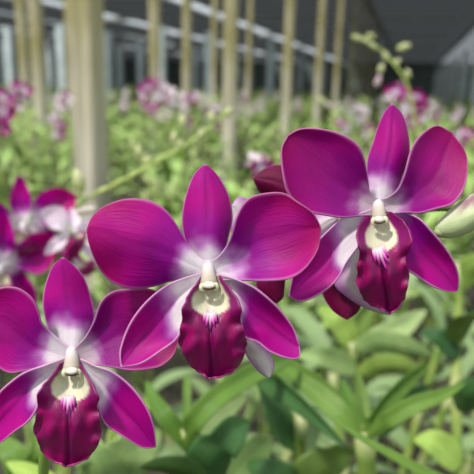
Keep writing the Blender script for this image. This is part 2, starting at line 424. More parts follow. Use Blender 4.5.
F3 = flower('magenta orchid flower at right, highest of the three open ones, turned slightly to the left', (380, 208), .163, [
    ('petal', [(381, 200), (371, 194), (369, 184), (366.7, 171), (363.7, 156), (356, 143), (338, 133), (318, 128.7), (300, 129), (288, 135.5), (281.5, 148), (281.4, 163), (284, 181), (288, 194), (298, 207.6), (310, 212.5), (323, 215), (341, 217.7), (360, 216), (380, 215)], 9, dd(rise=-.004, cup=-.004), dd(white=.16, deep=.45)),
    ('petal', [(378, 200), (388, 197), (398, 189), (404.6, 173.5), (410, 153), (416, 140.6), (426, 130.4), (438, 125.5), (451.5, 133), (460, 143), (467, 156), (467.5, 173.5), (463, 191), (452.7, 204), (437.5, 208.5), (420, 213), (404.6, 212.5), (380, 215)], 8, dd(rise=.002, cup=-.004), dd(white=.17, deep=.4)),
    ('dorsal_sepal', [(379, 212), (369, 193), (367, 173.5), (368, 158), (374, 140.6), (379, 125), (385.6, 111.5), (392, 104), (401, 113), (406, 125), (409, 143), (408.4, 158), (403, 173.5), (397, 188.7), (384, 212)], 7, dd(rise=.002, cup=.004), dd(white=.24)),
    ('lateral_sepal', [(380, 206), (360, 213), (343, 217.7), (330.6, 228), (315.4, 243), (300, 261), (292.7, 276), (289, 296), (297.7, 301), (310, 299), (328, 288.6), (339.5, 276), (346, 263), (355, 251), (365, 238), (380, 220)], 7, dd(rise=-.003, cup=-.003), dd(white=.34, inner=.5)),
    ('lateral_sepal', [(380, 206), (394, 209), (407, 213), (420, 219), (432.5, 232), (445, 247), (455, 263.5), (459, 279), (457.5, 291.5), (445, 291), (430, 285), (415, 275), (406, 268.6), (403, 256), (404, 241), (396, 230), (380, 220)], 8, dd(rise=.003, cup=-.003), dd(white=.2)),
], ([(374, 212), (367, 213), (362, 220), (358, 229), (356.5, 241), (359.5, 251), (356.5, 273), (358, 288), (366, 301), (379, 309), (391, 313), (398, 308), (403, 300), (407.7, 286), (408.4, 271), (406, 258.5), (411, 248), (411, 236), (405, 223), (394.5, 214), (387, 212)], 10),
    ((379, 213), (387, 312)), 28, ((378, 203), (379.5, 221), 5.5, 7.5), (378, 249, .38, .92, 22), seed=23,
    spur=([(357, 236), (352, 250), (344, 266), (335, 283), (345, 294), (358, 303), (374, 310), (390, 314), (392, 300), (385, 270), (370, 240)], 7, .005, 'spur'))

# flower seen from behind, mostly hidden
rc = (308, 234)
def rear_col(seed):
    def f(u, v, r, a, x, y):
        c = mixc(lin((150, 70, 140)), lin((112, 0, 62)), ss(.15, .5, r+.1*nz(u*3, v*3, 1, seed)))
        return mixc(c, lin((214, 150, 190)), .5*ss(.96, 1, abs(v)))
    return f
def pale_col(u, v, r, a, x, y): return mixc(WHITE, LILAC, ss(.2, 1, abs(v)))
RB = empty('orchid_flower', P(*rc, .176), 'dark crimson orchid flower seen from behind, mostly hidden between the middle and right flowers', 'flower')
mpr = lambda x, y, off: P(x, y, .176+off)
tepal('petal', [(306, 228), (290, 215), (262, 194), (257, 187), (253.5, 179), (259.5, 172.7), (268, 167.6), (282, 165.5), (300, 172), (308, 190), (310, 228)], 4, mpr, tepal_off(rise=.004, cup=.004), rear_col(1), M['petal'], RB, base=rc)
tepal('petal', [(314, 236), (345, 250), (362, 285), (361, 301), (358, 311), (347, 319.5), (335.7, 312.7), (328, 304), (322, 291), (316, 265), (312, 240)], 5, mpr, tepal_off(rise=-.002, cup=.003), rear_col(2), M['petal'], RB, base=rc)
tepal('lateral_sepal', [(304, 240), (272, 262), (257, 281), (262, 295), (277, 303), (283, 297), (284, 288), (288, 270), (308, 242)], 4, mpr, tepal_off(rise=.001, cup=.003), rear_col(3), M['petal'], RB, base=rc)
o = tepal('dorsal_sepal', [(302, 232), (270, 215), (252, 203), (245, 198.5), (238, 197.5), (232, 206), (231, 220), (233, 234), (255, 242), (304, 238)], 5, mpr, tepal_off(rise=-.001, cup=.003), pale_col, M['petal'], RB, base=rc); o['label'] = 'pale lilac reverse of a sepal'
o = tepal('lateral_sepal', [(310, 230), (314, 216), (325, 213), (338, 217), (336, 226), (328, 238), (314, 238)], 3, mpr, tepal_off(cup=.003), pale_col, M['petal'], RB, base=rc); o['label'] = 'pale lilac reverse of a sepal'

# bud at the right edge
bc = Vector(P(466, 214, .163)); kb = .163/FPX
BUD = empty('orchid_bud', bc, 'plump pale green orchid bud with a purple flush, cut by the right frame edge', 'bud')
rows = []; cols = []
spine = crom([(434.5, 228, 0), (438, 227, 7.5), (446, 223, 15), (456, 219, 21), (468, 214, 24), (482, 209, 22), (496, 204, 13), (504, 201, .5)], 26)
mb = MB(); n = 28
for i, (x, y, r) in enumerate(spine):
    ro = []; co = []
    for j in range(n):
        a = 2*math.pi*j/n
        furrow = 1-.05*math.exp(-((math.sin((a-.9)*1.5))/.14)**2)
        dx = math.sin(.45)*math.cos(a); q = r*furrow
        ro.append(P(x, y, .163)+(UP*math.cos(a)*.93+RT*math.cos(a)*.35+FW*math.sin(a))*q*kb)
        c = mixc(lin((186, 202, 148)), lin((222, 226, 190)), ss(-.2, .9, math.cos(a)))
        fl = ss(.5, .95, math.cos(a+.35))*ss(-.1, .3, nz(x, a*9, .13, 2)+.2)*ss(444, 456, x)*ss(488, 470, x)
        co.append(mixc(c, lin((140, 60, 110)), .8*fl))
    rows.append(ro); cols.append(co)
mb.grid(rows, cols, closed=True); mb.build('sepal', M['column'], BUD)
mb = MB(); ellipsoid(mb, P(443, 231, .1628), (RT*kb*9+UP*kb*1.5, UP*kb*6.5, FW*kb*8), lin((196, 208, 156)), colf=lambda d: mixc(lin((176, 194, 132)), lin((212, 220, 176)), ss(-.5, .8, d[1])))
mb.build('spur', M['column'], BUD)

# the stem that carries them, with a pedicel to each flower
stem_px = [(44, 560, .21), (44, 500, .2), (44, 460, .19), (52, 420, .184), (80, 372, .18), (120, 338, .18), (165, 305, .182), (215, 268, .185), (262, 250, .19), (308, 243, .193), (350, 226, .192), (396, 212, .190), (440, 206, .186), (480, 208, .182)]
ST = empty('flower_stem', P(44, 560, .21), 'green arching orchid stem hidden behind the three open flowers', 'stem')
pts = [P(*p) for p in crom(stem_px, 70)]
base_pt = pts[0]
low = [Vector((base_pt.x-.01, base_pt.y+.03, .60)), Vector((base_pt.x-.004, base_pt.y+.015, .85))]
gs = lin((120, 150, 66))
mb = MB(); mb.tube(low+pts, .0017, 10, col=gs); mb.build('stem', M['cane'], ST)
for (a, b) in (((70, 345, .18), (72, 350, .158)), ((215, 268, .185), (208, 273, .150)), ((308, 243, .193), (308, 234, .178)), ((350, 226, .192), (379, 208, .166)), ((480, 208, .182), (500, 200, .165))):
    A = P(*a); B = P(*b); mid = (A+B)/2-UP*.002
    mb = MB(); mb.tube([Vector(q) for q in crom([tuple(A), tuple(mid), tuple(B)], 8)], [.0009+.0001*i for i in range(9)], 8, col=lin((196, 190, 176)))
    mb.build('pedicel', M['cane'], ST)

# ------------------------------------------------------------------ generic flower from the middle one's shape
GC = (208, 274)
GT = [('petal', [(202, 271), (184, 243), (163, 208), (125, 199), (93, 216), (87, 229), (98, 266), (128, 288), (171, 281), (203, 275)], 5),
      ('petal', [(214, 271), (232, 236), (253, 208), (291, 199), (323, 216), (329, 229), (318, 266), (288, 288), (245, 281), (214, 275)], 5),
      ('dorsal_sepal', [(203, 270), (185, 236), (182.5, 216), (196, 173), (205.5, 162), (217, 173), (232, 216), (229, 236), (213, 270)], 4),
      ('lateral_sepal', [(202, 277), (169, 284), (136, 314), (120, 352), (122, 369), (161, 351), (183, 327), (204, 279)], 4),
      ('lateral_sepal', [(214, 277), (247, 284), (280, 314), (296, 352), (294, 369), (255, 351), (233, 327), (212, 279)], 4)]
GL = ([(204, 275), (188, 296), (181, 322), (180, 348), (208.7, 378), (236, 348), (238, 322), (230, 296), (214, 275)], 4)
GK = 1/115.0
def gmap(x, y, off): return Vector(((x-GC[0])*GK, off*100, -(y-GC[1])*GK))
def generic_parts(pale, n, vs, seed=0):
    out = []
    for i, (nm, pts, tip) in enumerate(GT):
        cf0 = tepal_col('petal' if nm == 'petal' else 'sepal', seed+i, white=.5 if pale else .26, edge=False)
        if pale: cf = lambda u, v, r, a, x, y, cf0=cf0: mixc(cf0(u, v, r, a, x, y), lin((252, 246, 250)), .82)
        else: cf = cf0
        mb = MB(); tepal(nm, pts, tip, gmap, tepal_off(seed=seed+i, rise=(-.002 if i == 0 else .001), cup=-.002), cf, None, None, n=n, vs=vs, into=mb, base=GC); out.append((nm, mb, 'petal'))
    mb = MB(); tepal('lip', *GL, gmap, lip_off(((209, 276), (209, 378)), 30), lip_col(((209, 276), (209, 378)), 30), None, None, n=n+4, vs=vs, into=mb); out.append(('lip', mb, 'lip'))
    mb = MB(); ellipsoid(mb, Vector((0, -.25, -.08)), (Vector((.08, 0, 0)), Vector((0, .1, 0)), Vector((0, 0, .16))), WHITE, 8, 6); out.append(('column', mb, 'column'))
    return out
def merged_flower(pale, seed):
    mb = MB()
    for nm, p, m in generic_parts(pale, 5, VLOW, seed): mb.add(p)
    return mb
MBF = [merged_flower(False, 3), merged_flower(True, 4), merged_flower(False, 8)]
MEF = [m.mesh('flower', M['far_petal']) for m in MBF]
def face_rot(yaw=0, pitch=0, roll=0):
    """rotation that makes local -Y face the camera side, then turned by yaw/pitch/roll degrees."""
    return (Matrix.Rotation(YAW+R(yaw), 4, 'Z') @ Matrix.Rotation(R(pitch), 4, 'X') @ Matrix.Rotation(R(roll), 4, 'Y')).to_euler()
PM = {}
def mid_flower(px, py, d, size, yaw, pitch, roll, label, pale=False, group=None):
    root = empty('orchid_flower', P(px, py, d), label, 'flower', group, face_rot(yaw, pitch, roll), size)
    if pale not in PM:
        PM[pale] = [(nm, mb.mesh(nm, M[mt])) for nm, mb, mt in generic_parts(pale, 18, VS[::2], 5)]
    for nm, me in PM[pale]:
        o = bpy.data.objects.new(nm, me); C.objects.link(o); o.parent = root
    return root
mid_flower(26, 223, .44, .036, 8, -5, -6, 'blurred magenta orchid flower near the left frame edge, behind the lower left flower')
mid_flower(0, 262, .42, .036, 25, 0, 10, 'blurred magenta orchid flower cut by the left frame edge, just below another blurred one')
mid_flower(72, 234, .40, .022, 40, -38, 20, 'blurred whitish orchid flower beside the thick post, turned sideways', pale=True)
mid_flower(74, 262, .43, .022, 120, 0, 80, 'small dark red blurred orchid flower tucked below the whitish one')
LS = empty('flower_stem', P(36, 320, .47), 'blurred green stem with pale flower stalks under the left blurred flowers', 'stem')
mb = MB(); mb.tube([Vector(q) for q in crom([(P(28, 420, .5).x, P(28, 420, .5).y, .62), tuple(P(28, 420, .5)), tuple(P(34, 320, .48)), tuple(P(38, 270, .47)), tuple(P(48, 235, .46)), tuple(P(72, 210, .45)), tuple(P(86, 199, .5))], 24)], .0024, 8, col=lin((150, 170, 96))); mb.build('stem', M['cane'], LS)
for q in (((38, 275, .47), (28, 262, .45), (26, 226, .445)), ((36, 290, .47), (22, 282, .45), (2, 264, .425)), ((44, 244, .46), (60, 250, .43), (72, 240, .405)), ((60, 222, .455), (78, 212, .43), (96, 209, .42))):
    mb = MB(); mb.tube([Vector(p) for p in crom([tuple(P(*p)) for p in q], 10)], .0022, 8, col=lin((216, 206, 200))); mb.build('pedicel', M['cane'], LS)

# ------------------------------------------------------------------ buds and sprays
def bud_mesh(c0, c1):
    mb = MB(); pts = [Vector((0, 0, z)) for z in (-.5, -.45, -.3, 0, .25, .42, .5)]
    mb.tube(pts, [.02, .12, .2, .26, .2, .09, .01], 10, cols=[mixc(c0, c1, i/6) for i in range(7)])
    return mb
BUDM = [bud_mesh(lin((186, 198, 122)), lin((226, 228, 178))), bud_mesh(lin((216, 214, 190)), lin((214, 160, 200)))]
MEB = [m.mesh('bud', M['column']) for m in BUDM]
def put_bud(parent, px, py, d, ln, ang, kind=0, name='bud'):
    o = bpy.data.objects.new(name, MEB[kind]); C.objects.link(o); o.parent = parent
    o.location = P(px, py, d)-parent.location; o.scale = (ln*.8,)*3
    o.rotation_euler = (Matrix.Rotation(YAW, 4, 'Z') @ Matrix.Rotation(R(ang), 4, 'Y')).to_euler()
    return o
def spray(label, stem, flowers, buds, rad=.0018, col=gs, cat='flower spray', group=None, rnd=0):
    rng = random.Random(rnd)
    root = empty('orchid_spray', P(*stem[0]), label, cat, group)
    f = P(*stem[0]); w = (P(*stem[1])-f)
    mb = MB(); mb.tube([Vector(q) for q in crom([(f.x-w.x*.2, f.y+.02, .63), (f.x-w.x*.15, f.y+.01, (f.z+.63)/2)]+[tuple(P(*p)) for p in stem], 40)], rad, 8, col=col); mb.build('stem', M['cane'], root)
    for (px, py, d, size, kind) in flowers:
        o = bpy.data.objects.new('flower', MEF[kind]); C.objects.link(o); o.parent = root
        o.location = P(px, py, d)-root.location; o.scale = (size,)*3
        o.rotation_euler = face_rot(rng.uniform(-55, 55), rng.uniform(-35, 20), rng.uniform(-25, 25))
    for (px, py, d, ln, ang, kind) in buds: put_bud(root, px, py, d, ln, ang, kind)
    return root
# near blurred spike rising from lower left to upper right
sp = spray('thin yellow-green flower spike slanting up across the middle left, carrying small buds', [(52, 222, .47), (84, 200, .5), (120, 182, .52), (150, 165, .54), (190, 143, .56), (228, 112, .58)], [],
      [(79, 181, .50, .026, -12, 0), (139, 152, .54, .016, -10, 0), (147, 160, .54, .014, 60, 0), (174, 138, .55, .016, 10, 0), (183, 122, .56, .018, -10, 0), (180, 145, .56, .014, 10, 0), (201, 134, .56, .016, 20, 0), (212, 118, .57, .018, -20, 0), (228, 112, .58, .016, 40, 0), (104, 190, .52, .014, 70, 0)], rad=.0016, col=lin((176, 192, 104)), cat='flower spike')
mb = MB(); mb.tube([P(84, 200, .5), P(81, 196, .5), P(80, 190, .5)], .0012, 6, col=gs); mb.build('pedicel', M['cane'], sp)
# bud spike upper right
spray('pale yellow-green bud spike hanging in an arc before the dark roof at upper right', [(418, 170, 1.0), (415, 120, 1.0), (406, 82, 1.0), (394, 64, 1.0), (378, 48, 1.0), (357, 38, 1.0)], [],
      [(357, 38, 1, .024, 110, 0), (366, 41, 1, .022, 120, 0), (373, 46, 1, .022, 130, 0), (386, 57, 1, .024, 160, 0), (381, 69, 1, .024, 10, 0), (378, 81, 1, .026, 15, 1), (408, 74, 1, .022, -20, 0), (397, 62, 1, .02, 40, 0), (404, 47, 1, .03, 70, 0), (371, 36, 1, .02, 100, 0)], rad=.0024, col=lin((160, 176, 92)), cat='flower spike')
spray('blurred magenta and white orchid spray rising behind the top sepal of the right flower', [(425, 200, 1.7), (416, 160, 1.7), (409, 120, 1.7), (402, 88, 1.7)],
      [(396, 92, 1.7, .03, 0), (406, 98, 1.72, .026, 2), (390, 98, 1.7, .022, 1), (412, 108, 1.7, .032, 0), (404, 112, 1.68, .028, 1), (417, 97, 1.7, .026, 0), (421, 107, 1.7, .026, 2), (411, 122, 1.7, .028, 0), (419, 118, 1.72, .022, 1)], [(400, 84, 1.7, .02, 0, 1)], rnd=3)
spray('small blurred magenta orchid spray right of the right flower, near the frame edge', [(470, 220, 1.5), (462, 170, 1.5), (464, 136, 1.5)], [(458, 137, 1.5, .022, 1), (463, 142, 1.5, .024, 0), (468, 134, 1.5, .02, 2)], [], rnd=5)
spray('blurred bright magenta orchid spray cut by the left frame edge, level with the far beds', [(20, 200, 1.25), (12, 150, 1.25), (8, 110, 1.25), (6, 82, 1.25)],
      [(2, 112, 1.25, .034, 0), (8, 120, 1.25, .028, 2), (4, 127, 1.25, .026, 0), (12, 104, 1.25, .026, 1), (18, 96, 1.25, .024, 1), (5, 98, 1.25, .026, 0), (22, 90, 1.25, .022, 0)], [(10, 86, 1.25, .02, 0, 1)], rnd=7)
spray('blurred pink and magenta orchid spray between the two thick posts', [(185, 160, 2.0), (172, 125, 2.0), (160, 100, 2.0), (148, 84, 2.0)],
      [(148, 88, 2, .03, 0), (155, 84, 2, .028, 2), (144, 96, 2, .026, 1), (152, 108, 2, .026, 0), (160, 97, 2, .028, 1), (168, 99, 2, .028, 1), (175, 103, 2, .028, 1), (164, 88, 2, .022, 1), (183, 97, 2, .022, 1), (191, 99, 2, .026, 0), (170, 92, 2, .022, 1), (142, 100, 2, .02, 0), (197, 96, 2, .018, 1)], [(160, 78, 2, .03, 0, 1)], rnd=9)
spray('pale pink bud spike leaning above the left petal of the right flower', [(352, 150, 1.3), (345, 130, 1.3), (333, 112, 1.3), (322, 100, 1.3)],
      [(346, 131, 1.3, .016, 1), (341, 124, 1.3, .014, 0)], [(322, 101, 1.3, .03, 130, 0), (329, 106, 1.3, .028, 130, 1), (335, 114, 1.3, .026, 140, 0), (340, 121, 1.3, .024, 140, 1), (371, 134, 1.3, .026, 20, 0)], cat='flower spike')
spray('blurred pinkish orchid flower just above the dark petal between middle and right flowers', [(266, 240, .95), (266, 200, .95), (262, 172, .95)], [(261, 168, .94, .024, 0), (257, 160, .95, .016, 1)], [(247, 165, .95, .012, 0, 1)], rnd=6)
spray('tiny pale pink orchid spray just left of the thickest post', [(75, 150, 1.9), (70, 120, 1.9), (65, 96, 1.9)], [(63, 99, 1.9, .024, 1), (68, 102, 1.9, .022, 1), (65, 94, 1.9, .018, 0)], [], rnd=4)

# ------------------------------------------------------------------ leaves
def prof(u, kind='lance'):
    if kind == 'strap': return (min(1, u/.12)**.6)*(1-max(0, (u-.7)/.3)**2.2)
    return (math.sin(math.pi*min(1, u**.75))**.75)*.98+.02
def blade(mb, spine, w, hint, fold=.25, n=14, m=6, kind='lance', wave=.0, col=(1, 1, 1), mi=0):
    sp_ = [Vector(q) for q in crom([tuple(s) for s in spine], n)]
    rows = []; uvs = []; cols = []
    for i in range(n+1):
        u = i/n; t = (sp_[min(i+1, n)]-sp_[max(i-1, 0)]).normalized()
        s = hint-t*hint.dot(t); s.normalize(); nn = t.cross(s)
        if nn.dot(UP+Vector((0, 0, 1))) < 0: nn = -nn
        hw = w/2*max(.03, prof(u, kind)) if i < n else w*.01
        ro = []; uo = []; co = []
        for j in range(m+1):
            v = -1+2*j/m
            ro.append(sp_[i]+s*v*hw+nn*(fold*hw*abs(v)**1.3+wave*hw*math.sin(9*u+v))); uo.append((u, (v+1)/2)); co.append(tuple(c*(1.12 if abs(v) < .01 else 1) for c in col))
        rows.append(ro); uvs.append(uo); cols.append(co)
    mb.grid(rows, cols, uvs, mi=mi)
def fg_leaf(parent, pts, wpx, mat, roll=0, fold=.25, kind='lance', label=None, wave=.05):
    sp_ = [P(*p) for p in pts]; d = sum(p[2] for p in pts)/len(pts)
    t = (sp_[-1]-sp_[0]).normalized(); side = t.cross(FW).normalized()
    side = Matrix.Rotation(R(roll), 3, t) @ side
    mb = MB(); blade(mb, sp_, wpx*d/FPX/max(.35, math.cos(R(roll))), side, fold, 28, 10, kind, wave)
    o = mb.build('leaf', M[mat], parent, thick=.0006)
    if label: o['label'] = label
    return o
GREEN1 = lin((116, 146, 62)); GREEN2 = lin((150, 168, 84)); PALES = lin((176, 180, 128))
def cane_geo(mb, pts, r, n=10, segs=30):
    q = [Vector(p) for p in crom([tuple(p) for p in pts], segs)]; rd = []; cc = []
    for i in range(len(q)):
        ph = (i % 5)
        rd.append(r*(1.0+.22*(1 if ph == 0 else 0)-.04*ph)); cc.append(PALES if ph == 0 else (GREEN1 if i % 2 else GREEN2))
    mb.tube(q, rd, n, cols=cc)
def fg_cane(parent, pts, r=.0045, down=True):
    w = [P(*p) for p in pts]
    if down:
        e = w[-1]; w = w+[Vector((e.x, e.y, (e.z+.62)/2)), Vector((e.x-.005, e.y+.005, .60))]
    mb = MB(); cane_geo(mb, w, r); return mb.build('cane', M['cane'], parent)

def plant_root(px, py, d, label, rng=None):
    p = P(px, py, d); return empty('orchid_plant', Vector((p.x, p.y, .60)), label, 'plant')
# plant under the middle flower
A = plant_root(200, 520, .36, 'leafy orchid plant directly below the middle flower, with broad dark and bright leaves')
fg_cane(A, [(190, 428, .33), (193, 450, .335), (198, 480, .34), (202, 520, .36)], .0045)
fg_leaf(A, [(196, 512, .325), (204, 478, .315), (215, 452, .31), (230, 434, .315), (249, 421, .33)], 46, 'leaf_dark', 25, .3, label='broad dark green leaf')
fg_leaf(A, [(185, 452, .33), (192, 426, .32), (210, 403, .32), (236, 384, .33), (266, 368, .35), (296, 356, .38)], 19, 'leaf_bright', -15, .35, 'strap')
fg_leaf(A, [(190, 452, .33), (178, 432, .33), (164, 415, .33), (153, 398, .34), (146, 380, .35)], 17, 'leaf_bright', 20, .3)
fg_leaf(A, [(192, 452, .345), (206, 426, .36), (222, 408, .37), (248, 396, .38)], 40, 'leaf_pale', 10, .15, label='pale translucent leaf')  # sunlit brightness of this leaf is put into its pale colour
fg_leaf(A, [(244, 430, .37), (252, 412, .37), (255, 395, .37), (251, 378, .38)], 11, 'leaf_pale', 30, .3, label='thin pale leaf')
fg_leaf(A, [(222, 500, .36), (240, 470, .37), (258, 452, .38), (272, 436, .39)], 48, 'leaf_pale', 15, .15, label='broad pale leaf')
fg_leaf(A, [(208, 482, .31), (190, 472, .305), (168, 466, .30), (140, 467, .30)], 24, 'leaf', -10, .3)
fg_leaf(A, [(183, 440, .345), (186, 415, .36), (187, 390, .37), (186, 372, .38)], 8, 'leaf_bright', 10, .3, 'strap')
# plant with the long dark leaf
B = plant_root(300, 540, .4, 'orchid plant below the right flower with one long blue-green leaf slanting down right')
fg_cane(B, [(302, 415, .40), (300, 440, .40), (298, 480, .41), (298, 530, .42)], .0042)
fg_leaf(B, [(246, 374, .40), (270, 382, .37), (293, 397, .35), (316, 417, .335), (335, 436, .325), (347, 449, .32)], 24, 'leaf_dark', 20, .35, label='long blue-green leaf')
fg_leaf(B, [(268, 360, .42), (290, 372, .40), (318, 388, .39), (342, 404, .38), (356, 420, .38)], 24, 'leaf_bright', -10, .3)
fg_leaf(B, [(300, 450, .40), (285, 430, .40), (272, 405, .40), (262, 382, .41)], 26, 'leaf_dark', 30, .2)
fg_leaf(B, [(300, 505, .38), (310, 480, .37), (330, 462, .37), (352, 452, .38)], 46, 'leaf', 20, .2)
fg_leaf(B, [(296, 490, .37), (280, 478, .36), (262, 470, .36), (248, 462, .37)], 30, 'leaf_dark', 20, .2)
# rosette at right
Cc = plant_root(372, 540, .4, 'orchid plant with a fan of bright green leaves at lower right')
fg_cane(Cc, [(365, 432, .36), (366, 455, .365), (368, 490, .37), (370, 530, .39)], .0062)
fg_leaf(Cc, [(364, 436, .36), (378, 412, .36), (400, 388, .37), (430, 362, .40)], 18, 'leaf_bright', 15, .35, label='upright bright green leaf')
fg_leaf(Cc, [(366, 438, .355), (386, 422, .34), (412, 406, .335), (440, 396, .34), (467, 382, .35)], 16, 'leaf_bright', -20, .3)
fg_leaf(Cc, [(363, 440, .365), (356, 418, .37), (349, 400, .375), (341, 378, .39)], 15, 'leaf_bright', 10, .35)
fg_leaf(Cc, [(364, 438, .37), (364, 415, .38), (361, 395, .39), (358, 372, .41)], 14, 'leaf', 10, .35)
fg_leaf(Cc, [(362, 440, .36), (345, 418, .36), (322, 398, .37), (300, 380, .38), (284, 366, .40)], 20, 'leaf_bright', 20, .35)
fg_leaf(Cc, [(368, 440, .375), (388, 418, .39), (410, 398, .41), (430, 385, .43)], 26, 'leaf_dark', 10, .2)
# long narrow blade at the bottom
D = plant_root(470, 560, .3, 'long narrow green leaf blade rising from the bottom edge at lower right')
D['category'] = 'leaf'
fg_leaf(D, [(520, 520, .29), (470, 494, .285), (426, 474, .285), (400, 460, .285), (358, 436, .29), (324, 414, .30)], 9.5, 'leaf_bright', 35, .5, 'lance')
fg_cane(D, [(520, 520, .292), (526, 560, .32)], .004)
# cane at right
E = plant_root(458, 540, .45, 'upright yellow-green orchid cane near the right frame edge, carrying leaves')
fg_cane(E, [(459, 262, .50), (458, 320, .50), (456, 380, .49), (457, 440, .48), (458, 520, .48)], .0045)
fg_leaf(E, [(457, 345, .49), (463, 325, .47), (476, 318, .45), (496, 318, .44)], 26, 'leaf', 20, .3)
fg_leaf(E, [(457, 360, .49), (448, 346, .49), (436, 336, .49), (420, 331, .50)], 20, 'leaf_dark', 20, .3)
fg_leaf(E, [(457, 410, .48), (466, 396, .46), (480, 388, .45), (500, 388, .44)], 28, 'leaf_dark', -20, .3)
fg_leaf(E, [(458, 300, .5), (448, 280, .5), (436, 262, .51), (422, 252, .52)], 26, 'leaf', 20, .3)
fg_leaf(E, [(459, 290, .5), (468, 272, .49), (480, 262, .48), (498, 258, .47)], 24, 'leaf', -20, .3)
fg_leaf(E, [(457, 470, .47), (446, 452, .47), (432, 442, .47), (414, 440, .48)], 28, 'leaf', 20, .3)
# pale leaves in the middle distance
Fp = plant_root(395, 520, .62, 'orchid plant with dull grey-green leaves just under the lip of the right flower')
fg_cane(Fp, [(352, 342, .58), (356, 380, .58), (362, 430, .58), (366, 500, .6)], .0042)
fg_leaf(Fp, [(354, 350, .57), (375, 343, .55), (402, 346, .54), (432, 356, .55)], 24, 'leaf_pale', 20, .3, label='dull grey-green leaf')
fg_leaf(Fp, [(354, 346, .58), (376, 340, .57), (400, 328, .57), (426, 310, .59)], 22, 'leaf_pale', -20, .3)
fg_leaf(Fp, [(353, 350, .58), (344, 330, .58), (334, 318, .58), (318, 306, .60)], 24, 'leaf', 20, .3)
fg_leaf(Fp, [(356, 372, .57), (338, 362, .56), (318, 356, .55), (296, 356, .56)], 22, 'leaf_pale', 20, .3)
fg_leaf(Fp, [(356, 376, .57), (380, 366, .55), (404, 366, .54), (428, 376, .55)], 20, 'leaf', 20, .3)
fg_leaf(Fp, [(353, 345, .58), (358, 325, .59), (366, 312, .6), (378, 300, .62)], 20, 'leaf', 20, .3)
# left, below the lower left flower
G = plant_root(110, 560, .36, 'orchid plant with large pale green leaves in the bottom left corner')
fg_cane(G, [(112, 455, .36), (112, 480, .36), (112, 540, .38)], .005)
fg_leaf(G, [(112, 500, .35), (120, 470, .34), (138, 448, .34), (160, 430, .36)], 52, 'leaf_pale', 15, .15, label='large pale leaf')
fg_leaf(G, [(112, 505, .35), (100, 470, .33), (88, 450, .33), (74, 436, .34)], 50, 'leaf_pale', -15, .2, label='large pale leaf')
fg_leaf(G, [(90, 540, .33), (60, 500, .31), (36, 478, .31), (6, 462, .32)], 30, 'leaf', 15, .3)
fg_leaf(G, [(30, 520, .35), (24, 480, .34), (14, 455, .34), (-10, 436, .35)], 30, 'leaf_bright', 15, .3)
fg_leaf(G, [(112, 470, .37), (118, 440, .39), (132, 418, .41), (156, 392, .43)], 26, 'leaf', 10, .3)
fg_leaf(G, [(18, 500, .33), (30, 470, .325), (36, 450, .325), (36, 424, .335)], 16, 'leaf_bright', 20, .3)

# ------------------------------------------------------------------ bed plants
rng = random.Random(42)
def plant_parts(seed, hi=True):
    r = random.Random(seed); parts = []
    nc = r.choice((3, 4, 4))
    for c in range(nc):
        a = r.uniform(0, 6.28); lean = r.uniform(.04, .13); h = r.uniform(.34, .46)
        b0 = Vector((.03*math.cos(a), .03*math.sin(a), 0)); top = b0+Vector((lean*math.cos(a), lean*math.sin(a), h))
        mid = (b0+top)/2-Vector((math.cos(a), math.sin(a), 0))*lean*.15
        mb = MB(); cane_geo(mb, [b0, mid, top], .0055, 8 if hi else 4, 20 if hi else 5); parts.append(('cane', mb))
        fa = r.uniform(0, 3.14); nl = r.choice((5, 6, 7))
        for l in range(nl):
            t = .50+.5*l/(nl-1) if nl > 1 else 1
            p = b0.lerp(top, t); sgn = 1 if l % 2 else -1
            az = fa+(0 if sgn > 0 else math.pi)+r.uniform(-.5, .5)
            d = Vector((math.cos(az), math.sin(az), 0)); L = r.uniform(.09, .145)
            el = r.uniform(.25, .9) if l < nl-2 else r.uniform(.7, 1.25)
            p1 = p+(d*math.cos(el)+Vector((0, 0, math.sin(el))))*L*.4
            p2 = p1+(d*math.cos(el-.45)+Vector((0, 0, math.sin(el-.45))))*L*.35
            p3 = p2+(d*math.cos(el-1.0)+Vector((0, 0, math.sin(el-1.0))))*L*.3
            side = Vector((-d.y, d.x, r.uniform(-.35, .35)))
            mb = MB(); blade(mb, [p, p1, p2, p3], r.uniform(.024, .036), side, .3, 12 if hi else 5, 4 if hi else 2); parts.append(('leaf', mb))
    return parts
LM = {'leaf': M['leaf_dull_shade'], 'cane': M['cane']}  # near bed plants wear the duller green with painted-in shade
HERO = []
for s in range(4):
    root = empty('orchid_plant', Vector((0, 0, 0)), 'x', 'plant')
    for nm, mb in plant_parts(100+s): 
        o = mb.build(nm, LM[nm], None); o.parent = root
    HERO.append(root)
LOW = []
LOWMB = []
for s in range(6):
    mb = MB()
    for nm, p in plant_parts(200+s, False): mb.add(p, mi=0 if nm == 'leaf' else 1)
    LOWMB.append(mb); LOW.append(mb.mesh('orchid_plant', [M['leaf'], M['cane']]))
hero_kids = {h: [x for x in bpy.data.objects if x.parent == h] for h in HERO}
BENCH_Z = .60
beds = [(-1.12, .95), (-3.65, -1.45), (-6.3, -4.0), (-8.9, -6.6), (1.3, 3.4), (3.7, 5.8), (-11.5, -9.2)]
near = 0; far = 0; used = set()
cells = []
for (x0, x1) in beds:
    y = .34
    while y < 7:
        x = x0+.12
        while x < x1-.05:
            xx = x+rng.uniform(-.07, .07); yy = y+rng.uniform(-.07, .07)
            q = project(Vector((xx, yy, 1.03)))
            if q and -35 < q[0] < 509 and q[1] < 560: cells.append((q[2], xx, yy))
            x += .24 if y < 2.5 else .3
        y += .23 if y < 2.5 else .33
cells.sort()
